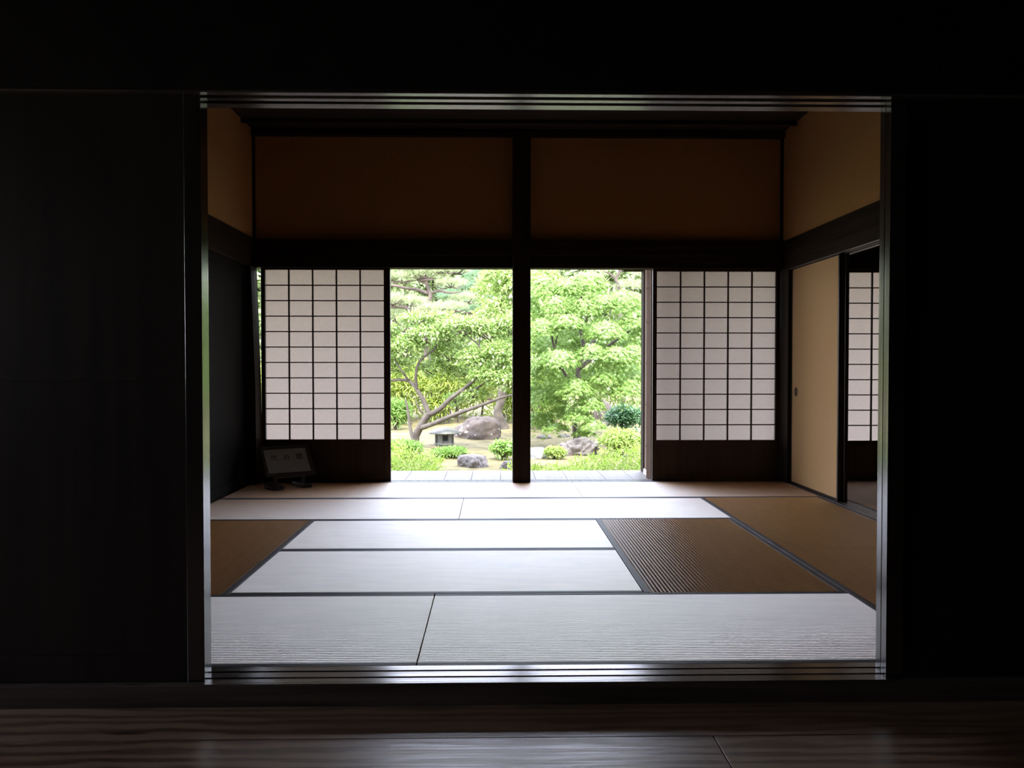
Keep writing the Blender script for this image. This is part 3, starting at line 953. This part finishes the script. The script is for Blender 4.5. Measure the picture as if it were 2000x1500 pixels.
bl = px_blobs([(790, 680, Y0, 42, 26), (772, 715, Y0 + .3, 40, 22), (840, 655, Y0, 48, 24), (900, 640, Y0 - .1, 50, 24), (955, 650, Y0, 48, 26),
               (1000, 640, Y0 - .2, 45, 28), (880, 690, Y0 + .2, 45, 22), (930, 700, Y0 - .2, 42, 22), (980, 690, Y0 - .4, 42, 24), (1010, 705, Y0 - .5, 36, 26),
               (960, 735, Y0 - .4, 46, 20), (905, 730, Y0 + .3, 36, 16), (850, 720, Y0 + .3, 36, 18), (1000, 745, Y0 - .6, 40, 20), (730, 690, Y0 + .1, 45, 35),
               (820, 625, Y0 + .2, 46, 18), (740, 650, Y0 + .2, 46, 24), (890, 780, Y0 + .6, 26, 12), (930, 770, Y0 - .3, 28, 12), (865, 625, Y0 + .4, 40, 16)])
tr = tree('garden_tree', base, 'crooked broadleaf garden tree with forked leaning limbs, left of the centre post', 'tree', T, M['bark'], None, bl, 5, 0.011, 1.2)
foliage_oval('foliage', bl, 20000, 0.052, M['plum'], tr, 0.3)

# second trunk behind the boulder
b1 = on_ground(984, 838)
Y1 = b1[1]
base = (b1[0], Y1, b1[2] - 0.05)
T = [([base, A_(978, 825, Y1), A_(972, 805, Y1), A_(979, 780, Y1), A_(980, 740, Y1), A_(975, 690, Y1), A_(985, 630, Y1)], [.13, .1, .085, .08, .07, .06, .04]),
     ([A_(980, 745, Y1), A_(965, 715, Y1), A_(940, 690, Y1)], [.04, .03, .015]),
     ([A_(977, 700, Y1), A_(1000, 660, Y1), A_(1030, 640, Y1)], [.04, .03, .015])]
tr = tree('garden_tree', base, 'upright grey-barked tree standing behind the big boulder', 'tree', T, M['bark'])
foliage_oval('foliage', px_blobs([(985, 620, Y1, 60, 40), (1020, 570, Y1, 60, 45), (960, 570, Y1 + 1, 40, 35), (1055, 620, Y1, 50, 40), (1000, 690, Y1, 50, 30),
                                  (985, 545, Y1, 50, 30), (1060, 550, Y1 + .5, 40, 30), (945, 690, Y1 + .5, 40, 24)]), 9000, 0.085, M['maple_y'], tr, 0.3)

# weeping maple in the right half of the view
b2 = on_ground(1120, 862)
Y2 = b2[1] - 0.6
base = (at(1130, 850, Y2)[0], Y2, float(gnd(at(1130, 850, Y2)[0], Y2)) - 0.05)
T = [([base, A_(1125, 820, Y2), A_(1140, 780, Y2), A_(1128, 730, Y2), A_(1140, 680, Y2), A_(1130, 620, Y2), A_(1140, 560, Y2)], [.07, .06, .05, .04, .035, .025, .015]),
     ([A_(1140, 780, Y2), A_(1110, 740, Y2 - .2), A_(1085, 690, Y2 - .3), A_(1090, 650, Y2 - .4)], [.04, .03, .022, .01]),
     ([A_(1095, 720, Y2 - .3), A_(1080, 670, Y2 - .5), A_(1078, 640, Y2 - .6)], [.025, .018, .008]),
     ([A_(1130, 720, Y2), A_(1170, 690, Y2 + .1), A_(1210, 660, Y2), A_(1240, 640, Y2)], [.04, .03, .02, .01]),
     ([A_(1138, 690, Y2), A_(1180, 640, Y2 + .2), A_(1195, 600, Y2 + .2)], [.035, .025, .01]),
     ([A_(1135, 640, Y2), A_(1105, 610, Y2 - .1), A_(1085, 590, Y2 - .2)], [.03, .02, .01])]
tr = tree('maple_tree', base, 'tall weeping maple with layered light green foliage, right of the centre post', 'tree', T, M['bark'])
mp = [(1090, 715, Y2 - .9, 46, 34), (1062, 655, Y2 - .6, 34, 34), (1108, 640, Y2 - .7, 34, 28), (1085, 610, Y2 - .5, 30, 34), (1112, 575, Y2 - .3, 32, 34),
      (1060, 580, Y2 - .2, 34, 44), (1150, 565, Y2 - .2, 40, 36), (1140, 615, Y2 - .4, 34, 34), (1175, 600, Y2 - .3, 36, 28), (1215, 600, Y2 - .2, 38, 36),
      (1240, 640, Y2 - .3, 34, 34), (1180, 660, Y2 - .6, 44, 34), (1155, 700, Y2 - .8, 34, 30), (1200, 705, Y2 - .8, 40, 30), (1235, 710, Y2 - .6, 36, 40),
      (1120, 770, Y2 - .8, 44, 34), (1060, 740, Y2 - .6, 36, 40), (1070, 790, Y2 - .5, 40, 34), (1180, 745, Y2 - .7, 40, 28), (1225, 770, Y2 - .7, 40, 30),
      (1150, 800, Y2 - .8, 34, 30), (1100, 815, Y2 - .3, 36, 24), (1158, 838, Y2 - .9, 28, 20), (1130, 822, Y2 - .8, 34, 24), (1085, 840, Y2 - .5, 30, 16), (1140, 850, Y2 - .7, 24, 12), (1050, 830, Y2 - .2, 36, 26), (1260, 680, Y2, 40, 50),
      (1036, 700, Y2, 34, 50), (1036, 780, Y2, 34, 40), (1275, 760, Y2, 34, 40), (1030, 620, Y2, 36, 40),
      (1130, 600, Y2 + .7, 60, 60), (1080, 690, Y2 + .6, 60, 60), (1180, 680, Y2 + .6, 66, 60), (1120, 760, Y2 + .6, 66, 44), (1200, 740, Y2 + .6, 60, 50), (1230, 610, Y2 + .6, 50, 40)]
foliage_maple('foliage', px_blobs(mp), 42000, 0.062, M['maple'], tr)

# pines in the upper left
Y3 = 19.0
base = (at(838, 800, Y3)[0], Y3, float(gnd(at(838, 800, Y3)[0], Y3)) - 0.05)
T = [([base, A_(835, 700, Y3), A_(830, 640, Y3), A_(838, 590, Y3), A_(840, 575, Y3), A_(833, 552, Y3), A_(828, 520, Y3), A_(835, 480, Y3)], [.09, .075, .06, .05, .045, .04, .03, .02]),
     ([A_(836, 573, Y3), A_(815, 566, Y3), A_(790, 562, Y3 - .2), A_(765, 557, Y3 - .2), A_(735, 556, Y3)], [.045, .035, .03, .025, .015]),
     ([A_(838, 574, Y3), A_(858, 568, Y3), A_(878, 572, Y3 - .2), A_(900, 570, Y3)], [.035, .03, .022, .012]),
     ([A_(833, 553, Y3), A_(820, 548, Y3), A_(845, 546, Y3 - .2)], [.03, .025, .015]),
     ([A_(806, 612, Y3 - .3), A_(790, 600, Y3 - .4), A_(765, 600, Y3 - .4), A_(740, 598, Y3 - .3)], [.05, .04, .03, .015]),
     ([A_(830, 640, Y3), A_(806, 612, Y3 - .3), A_(820, 602, Y3 - .4)], [.07, .05, .02]),
     ([A_(830, 640, Y3), A_(840, 622, Y3 - .6), A_(858, 616, Y3 - .7), A_(880, 616, Y3 - .6)], [.05, .035, .025, .012]),
     ([A_(828, 525, Y3), A_(860, 515, Y3), A_(885, 505, Y3)], [.03, .02, .01]),
     ([A_(828, 530, Y3), A_(800, 520, Y3), A_(770, 515, Y3)], [.03, .02, .01])]
pb = [(785, 545, Y3, 40, 14), (745, 545, Y3, 34, 14), (835, 537, Y3, 42, 14), (880, 556, Y3, 34, 12), (860, 525, Y3, 40, 14), (800, 520, Y3, 44, 14),
      (760, 588, Y3 - .4, 40, 13), (805, 592, Y3 - .3, 34, 11), (850, 606, Y3 - .6, 40, 12), (885, 603, Y3 - .5, 30, 11), (720, 590, Y3, 36, 14),
      (840, 500, Y3, 44, 16), (890, 530, Y3 + .5, 30, 12), (770, 620, Y3 - .2, 40, 14), (780, 640, Y3, 34, 12), (730, 520, Y3, 40, 14), (910, 585, Y3 + .2, 34, 12), (900, 500, Y3, 40, 14)]
tr = tree('pine_tree', base, 'tiered garden pine with a bare forked trunk, upper left of the garden view', 'tree', T, M['pine_bark'], None, px_blobs(pb), 8, 0.018)
foliage_pine('needles', px_blobs(pb), 42000, 0.13, M['pine'], tr)
Y4 = 22.0
base = (at(950, 780, Y4)[0], Y4, float(gnd(at(950, 780, Y4)[0], Y4)) - 0.05)
T = [([base, A_(952, 690, Y4), A_(948, 620, Y4), A_(952, 575, Y4), A_(945, 545, Y4), A_(950, 500, Y4)], [.2, .16, .12, .09, .06, .03]),
     ([A_(950, 575, Y4), A_(930, 560, Y4), A_(915, 556, Y4)], [.06, .04, .02]), ([A_(946, 550, Y4), A_(965, 548, Y4), A_(985, 546, Y4)], [.05, .035, .02]),
     ([A_(948, 620, Y4), A_(930, 612, Y4), A_(905, 612, Y4)], [.06, .04, .02]), ([A_(950, 600, Y4), A_(975, 590, Y4), A_(1000, 588, Y4)], [.05, .035, .02])]
tr = tree('pine_tree', base, 'blue-green pine half hidden by leaves just left of the centre post top', 'tree', T, M['pine_bark'])
foliage_pine('needles', px_blobs([(905, 565, Y4, 36, 22), (925, 590, Y4 - .3, 42, 22), (960, 535, Y4, 40, 14), (930, 540, Y4, 36, 12), (985, 540, Y4, 36, 14), (905, 605, Y4, 40, 12),
                                  (975, 575, Y4, 40, 16), (950, 510, Y4, 46, 16), (1000, 560, Y4, 40, 18), (880, 580, Y4 + .5, 34, 20)]), 18000, 0.15, M['pine_b'], tr)
Y5 = 20.0
base = (at(1215, 790, Y5)[0], Y5, float(gnd(at(1215, 790, Y5)[0], Y5)) - 0.05)
T = [([base, A_(1220, 700, Y5), A_(1212, 620, Y5), A_(1208, 560, Y5), A_(1203, 545, Y5), A_(1210, 530, Y5), A_(1206, 500, Y5)], [.07, .06, .05, .04, .035, .03, .02]),
     ([A_(1203, 545, Y5), A_(1190, 534, Y5), A_(1178, 530, Y5)], [.025, .018, .01]), ([A_(1209, 532, Y5), A_(1230, 526, Y5), A_(1250, 522, Y5)], [.022, .016, .01])]
tr = tree('pine_tree', base, 'thin pale pine behind the maple at the upper right corner of the garden view', 'tree', T, M['pine_bark'])
foliage_pine('needles', px_blobs([(1190, 520, Y5, 34, 10), (1235, 515, Y5, 40, 10), (1235, 560, Y5, 36, 12), (1170, 525, Y5 + .3, 30, 9), (1205, 495, Y5, 40, 12), (1270, 540, Y5, 34, 16)]), 8000, 0.13, M['pine'], tr)

# trees and bamboo closing the view far behind
far = [
    (700, 720, 27.0, 'dense green tree far behind at the left edge of the garden view', 'far', [(700, 640, 80, 60), (740, 700, 70, 60), (680, 570, 70, 50), (750, 560, 60, 60), (760, 760, 60, 45), (640, 690, 70, 90), (770, 660, 60, 50)]),
    (850, 740, 30.5, 'pale green tree far behind the tiered pine', 'far', [(850, 640, 70, 50), (880, 700, 70, 50), (820, 710, 60, 45), (850, 770, 70, 35), (900, 600, 60, 40), (810, 590, 60, 40), (860, 545, 70, 40), (800, 535, 60, 36), (900, 540, 60, 36)]),
    (960, 740, 34.0, 'green tree far behind the blue-green pine', 'far', [(950, 650, 70, 50), (980, 720, 70, 50), (1010, 640, 60, 60), (930, 760, 60, 35), (1000, 560, 60, 40), (960, 540, 70, 40)]),
    (1130, 740, 30.5, 'dense tree far behind the weeping maple', 'far', [(1080, 680, 70, 70), (1160, 690, 80, 70), (1100, 760, 80, 50), (1180, 770, 80, 50), (1130, 610, 80, 50), (1200, 615, 60, 40), (1100, 550, 70, 45), (1170, 545, 70, 45)]),
    (1290, 740, 26.5, 'broad tree far behind at the right edge of the garden view', 'far', [(1270, 680, 70, 70), (1330, 640, 80, 80), (1260, 760, 70, 50), (1360, 740, 80, 80), (1250, 610, 60, 40), (1230, 555, 60, 50), (1290, 550, 60, 50)]),
    (1470, 740, 24.0, 'leafy tree beyond the right end of the veranda view', 'maple_y', [(1440, 680, 90, 80), (1500, 640, 90, 90), (1470, 560, 90, 80), (1520, 740, 90, 70)]),
    (1660, 740, 20.0, 'green tree far out to the right of the garden', 'far', [(1620, 680, 100, 90), (1700, 640, 100, 90), (1650, 560, 110, 80), (1700, 740, 100, 70)]),
    (470, 740, 23.0, 'leafy tree far out to the left of the garden', 'far', [(430, 680, 100, 90), (500, 640, 100, 90), (460, 560, 110, 80), (520, 740, 90, 70)]),
]
for (px, py, Y, lab, mk, blobs) in far:
    c = at(px, py, Y)
    blobs = [(b[0], b[1], Y, b[2], b[3]) for b in blobs]
    base = (c[0], Y, float(gnd(c[0], Y)) - 0.05)
    top = at(blobs[0][0], blobs[0][1], blobs[0][2])
    tr = tree('background_tree', base, lab, 'tree', [([base, ((base[0] + top[0]) / 2, Y, (base[2] + top[2]) / 2), tuple(top)], [.2, .15, .08])], M['bark'], 'trees closing the garden behind')
    foliage_oval('foliage', px_blobs(blobs), 14000, 0.23, M[mk], tr, 0.2)
for (px, py, lab) in ((1000, 829, 'clump of yellow-green bamboo behind the moss bank, left of the centre post'),
                      (778, 833, 'clump of yellow-green bamboo left of the crooked trunk'),
                      (1072, 842, 'clump of low bamboo at the foot of the maple right of the centre post'),
                      (866, 832, 'low yellow-green bamboo behind the stone lantern')):
    c = on_ground(px, py)
    Y = c[1] + 0.4
    base = (c[0], Y, float(gnd(c[0], Y)) - 0.02)
    e = empty('bamboo_clump', base); tag(e, lab, 'bamboo')
    mb = MB()
    for k in range(14):
        q = np.array(base) + np.array([random.uniform(-.3, .3), random.uniform(-.2, .2), 0])
        mb.tube([q, q + np.array([random.uniform(-.05, .05), 0, .6]), q + np.array([random.uniform(-.15, .15), random.uniform(-.1, .1), 1.15])], [.008, .007, .003], 5)
    mb.build('canes', M['bark'], e)
    k = Y / F
    blb = [(base[0], base[1], base[2] + 0.75, 0.34, 0.26, 0.5), (base[0] - .1, base[1], base[2] + 0.35, 0.3, 0.24, 0.3)]
    foliage_oval('foliage', blb, 2200, 0.12, M['bamboo'], e, 0.5, 'blade', 0.5, 0.2)


# hedges along the back of the garden
for (xa, xb, Y, h, lab) in ((-5.2, 0.2, 17.9, 1.15, 'low leafy hedge along the back of the garden, left half'),
                            (0.9, 7.0, 17.4, 1.15, 'low leafy hedge along the back of the garden behind the maple')):
    z = float(gnd((xa + xb) / 2, Y))
    e = empty('hedge', ((xa + xb) / 2, Y, z)); tag(e, lab, 'hedge')
    mb = MB()
    bl = []
    k = 0
    x = xa + 0.5
    while x < xb:
        mb.tube([(x, Y, z - .08), (x + .05, Y, z + h * .4), (x - .05, Y, z + h * .8)], [.03, .02, .01], 5)
        bl.append((x, Y, z + h * .5, .62, .5, h * .58))
        x += 0.55
    mb.build('stems', M['bark'], e)
    foliage_oval('foliage', bl, 11000, 0.15, M['bamboo' if xa < -1 else 'maple_y'], e, 0.2, 'blade', 0.6, 0.3)


# rocks
def rock_thing(name, px, py, wpx, hpx, label, mat, depth=0.8, seed=1, sharp=0.18, Yadd=0.0, flat=0.0):
    g = on_ground(px, py)
    Y = g[1] + Yadd
    k = Y / F
    w, h = wpx * k / 2, hpx * k
    cx = at(px, py, Y)[0]
    base = np.array([cx, Y + w * depth * 0.3, float(gnd(cx, Y))])
    r = np.random.default_rng(seed)
    dirs = unit(r.normal(size=(14, 3))); amp = r.uniform(-1, 1, 14)
    bm = bmesh.new()
    bmesh.ops.create_icosphere(bm, subdivisions=5, radius=1)
    for v in bm.verts:
        u = np.array(v.co)
        f = 1.0
        for d, a in zip(dirs, amp):
            s = max(0.0, float(u @ d))
            f += sharp * a * s ** 3
        for d, a in zip(dirs, amp):                # facets
            s = float(u @ d)
            if s > 0.78: f *= 1 - (s - 0.78) * 0.55
        sv = Vector(u) * 2.2 + Vector((seed, seed * 2, 0))
        f += sharp * 0.8 * noise.noise(sv) + sharp * 0.5 * noise.noise(sv * 2.7) + sharp * 0.25 * noise.noise(sv * 6)
        q = u * f
        if q[2] > 1 - flat: q[2] = 1 - flat + (q[2] - 1 + flat) * 0.2
        v.co = (q[0] * w, q[1] * w * depth, max(q[2], -0.35) * h)
    me = bpy.data.meshes.new(name)
    bm.to_mesh(me); bm.free()
    me.materials.append(mat)
    me.polygons.foreach_set('use_smooth', [True] * len(me.polygons))
    o = bpy.data.objects.new(name, me)
    C.objects.link(o)
    o.location = base
    tag(o, label, 'rock')
    return o


rock_thing('boulder', 930, 856, 108, 48, 'big brown boulder with white lichen spots behind the stone lantern', M['boulder'], 0.7, 3, 0.16)
rock_thing('garden_rock', 921, 912, 62, 30, 'flat grey-brown rock among the ground cover left of the centre post', M['stone'], 0.8, 5, 0.2, 0, 0.3)
rock_thing('garden_rock', 994, 916, 36, 20, 'small grey rock at the foot of the centre post, left side', M['stone'], 0.8, 8, 0.15, 0, 0.3)
rock_thing('garden_rock', 1050, 895, 40, 26, 'pale white rock just right of the centre post', M['white_stone'], 0.8, 12, 0.15, 0, 0.25)
rock_thing('garden_rock', 1128, 890, 72, 34, 'dark jagged grey rock in front of the moss, right half of the garden', M['stone'], 0.7, 21, 0.45)
rock_thing('stepping_stone', 1062, 856, 30, 7, 'low flat stone on the moss bank, nearer the centre post', M['stone'], 0.9, 31, 0.1)
rock_thing('stepping_stone', 1102, 854, 26, 6, 'low flat stone on the moss bank under the maple', M['stone'], 0.9, 33, 0.1)
rock_thing('garden_rock', 1176, 840, 44, 46, 'brown upright rock behind the dark clipped shrub', M['boulder'], 0.8, 41, 0.25, 1.0)

# stone lantern
gl = on_ground(868, 871)
LN = empty('stone_lantern', (gl[0], gl[1], float(gnd(gl[0], gl[1])) - 0.02))
tag(LN, 'low stone lantern with a broad roof beside the crooked tree trunk', 'lantern')
u = gl[1] / F
MB().lathe([(17 * u, 0.0), (17 * u, 5 * u), (20 * u, 6 * u), (20 * u, 9 * u)], 6, twist=0.25).build('base', M['pale_stone'], LN, local=True, bevel=0.004)
lb = MB()
r = 16 * u
for k in range(6):                              # six corner pillars, windows between
    a = math.pi / 3 * k + 0.2
    x, y = r * math.cos(a), r * math.sin(a)
    lb.prism([(x + 3.2 * u * math.cos(a + q), y + 3.2 * u * math.sin(a + q)) for q in (0.78, 2.35, 3.93, 5.5)], 'z', 9 * u, 27 * u)
lb.lathe([(15.5 * u, 9 * u), (15.5 * u, 12.5 * u)], 6, twist=0.19)
lb.lathe([(15.5 * u, 23.5 * u), (15.5 * u, 27 * u)], 6, twist=0.19)
for k in (3, 5, 1):
    a0, a1 = math.pi / 3 * k + 0.2, math.pi / 3 * (k + 1) + 0.2
    p, q = np.array([math.cos(a0), math.sin(a0)]) * r * .93, np.array([math.cos(a1), math.sin(a1)]) * r * .93
    p2, q2 = p * .85, q * .85
    lb.prism([tuple(p), tuple(q), tuple(q2), tuple(p2)], 'z', 12.5 * u, 23.5 * u)
lb.build('light_box', M['pale_stone'], LN, local=True)
MB().lathe([(30 * u, 27 * u), (33 * u, 28 * u), (32 * u, 30 * u), (24 * u, 34 * u), (13 * u, 38.5 * u), (6 * u, 40 * u)], 12).build('roof', M['pale_stone'], LN, local=True, bevel=0.004)


# shrubs
def shrub(name, px, py, wpx, hpx, label, mat, n, size, shape='oval', Yadd=0.0, up=0.8):
    g = on_ground(px, py)
    Y = g[1] + Yadd
    k = Y / F
    cx = at(px, py, Y)[0]
    z = float(gnd(cx, Y))
    e = empty(name, (cx, Y, z)); tag(e, label, 'shrub')
    w, h = wpx * k / 2, hpx * k
    mb = MB()
    for j in range(7):
        a = j * 0.9
        mb.tube([(cx, Y, z - .02), (cx + w * .3 * math.cos(a), Y + w * .3 * math.sin(a), z + h * .4), (cx + w * .55 * math.cos(a), Y + w * .5 * math.sin(a), z + h * .75)], [.016, .011, .005], 5)
    mb.build('stems', M['bark'], e)
    bl = [(cx, Y, z + h * .45, w, w * .8, h * .55)]
    for j in range(7):
        a = random.uniform(0, 6.28)
        bl.append((cx + w * .55 * math.cos(a), Y + w * .4 * math.sin(a), z + h * random.uniform(.4, .68), w * .45, w * .42, h * .34))
    foliage_oval('foliage', bl, n, size, mat, e, 0.0, shape, up, 0.45)
    return e


shrub('clipped_shrub', 1220, 846, 84, 54, 'dark green clipped shrub under the maple at the right', M['dark_shrub'], 6500, 0.055)
shrub('round_shrub', 1212, 892, 96, 56, 'bright yellow-green rounded shrub in front of the dark clipped shrub', M['light_shrub'], 5200, 0.042)
shrub('round_shrub', 1085, 897, 44, 24, 'small bright shrub between the pale rock and the jagged rock', M['light_shrub'], 1500, 0.042)
shrub('round_shrub', 982, 898, 52, 36, 'light green leafy shrub just left of the centre post', M['fern'], 1600, 0.05)
shrub('fern_clump', 782, 893, 86, 30, 'green fern-like clump at the foot of the crooked tree', M['fern'], 4200, 0.07, 'blade')
shrub('fern_clump', 876, 893, 72, 17, 'low green leafy clump in front of the stone lantern', M['fern'], 3000, 0.06, 'blade')
shrub('fern_clump', 772, 850, 60, 60, 'tall grassy green clump left behind the crooked trunk', M['fern'], 3000, 0.1, 'blade', 1.2)


# ground cover, a carpet nobody could count
def carpet(name, label, spans, n, mat, size, hmax):
    P = []
    while len(P) < n:
        (x0, x1, ya, yb) = spans[rng.integers(len(spans))]
        xx, yy = rng.uniform(x0, x1), rng.uniform(ya, yb)
        hh = hmax * (0.55 + 0.45 * math.sin(xx * 2.3 + 1.0) * math.sin(yy * 3.1)) * (0.35 + 0.65 * rng.random())
        P.append((xx, yy, float(gnd(xx, yy)) + hh))
    P = np.array(P)
    D_ = unit(rdir(len(P)) + np.array([0, 0, 0.55]))
    N = unit(np.array([0, 0, 1.0]) + 0.8 * rdir(len(P)))
    o = leaves(name, P, D_, N, size, 'blade', mat, None, 'stuff')
    tag(o, label, 'plants')
    return o


carpet('ground_cover', 'bright yellow-green low leafy ground cover along the veranda edge',
       [(-3.5, -0.62, 8.5, 9.9), (0.12, 3.6, 8.5, 9.9), (-3.5, -0.62, 8.5, 9.9), (0.12, 3.6, 8.5, 9.9), (-3.5, -1.2, 9.8, 11.4)], 26000, M['cover'], 0.085, 0.42)
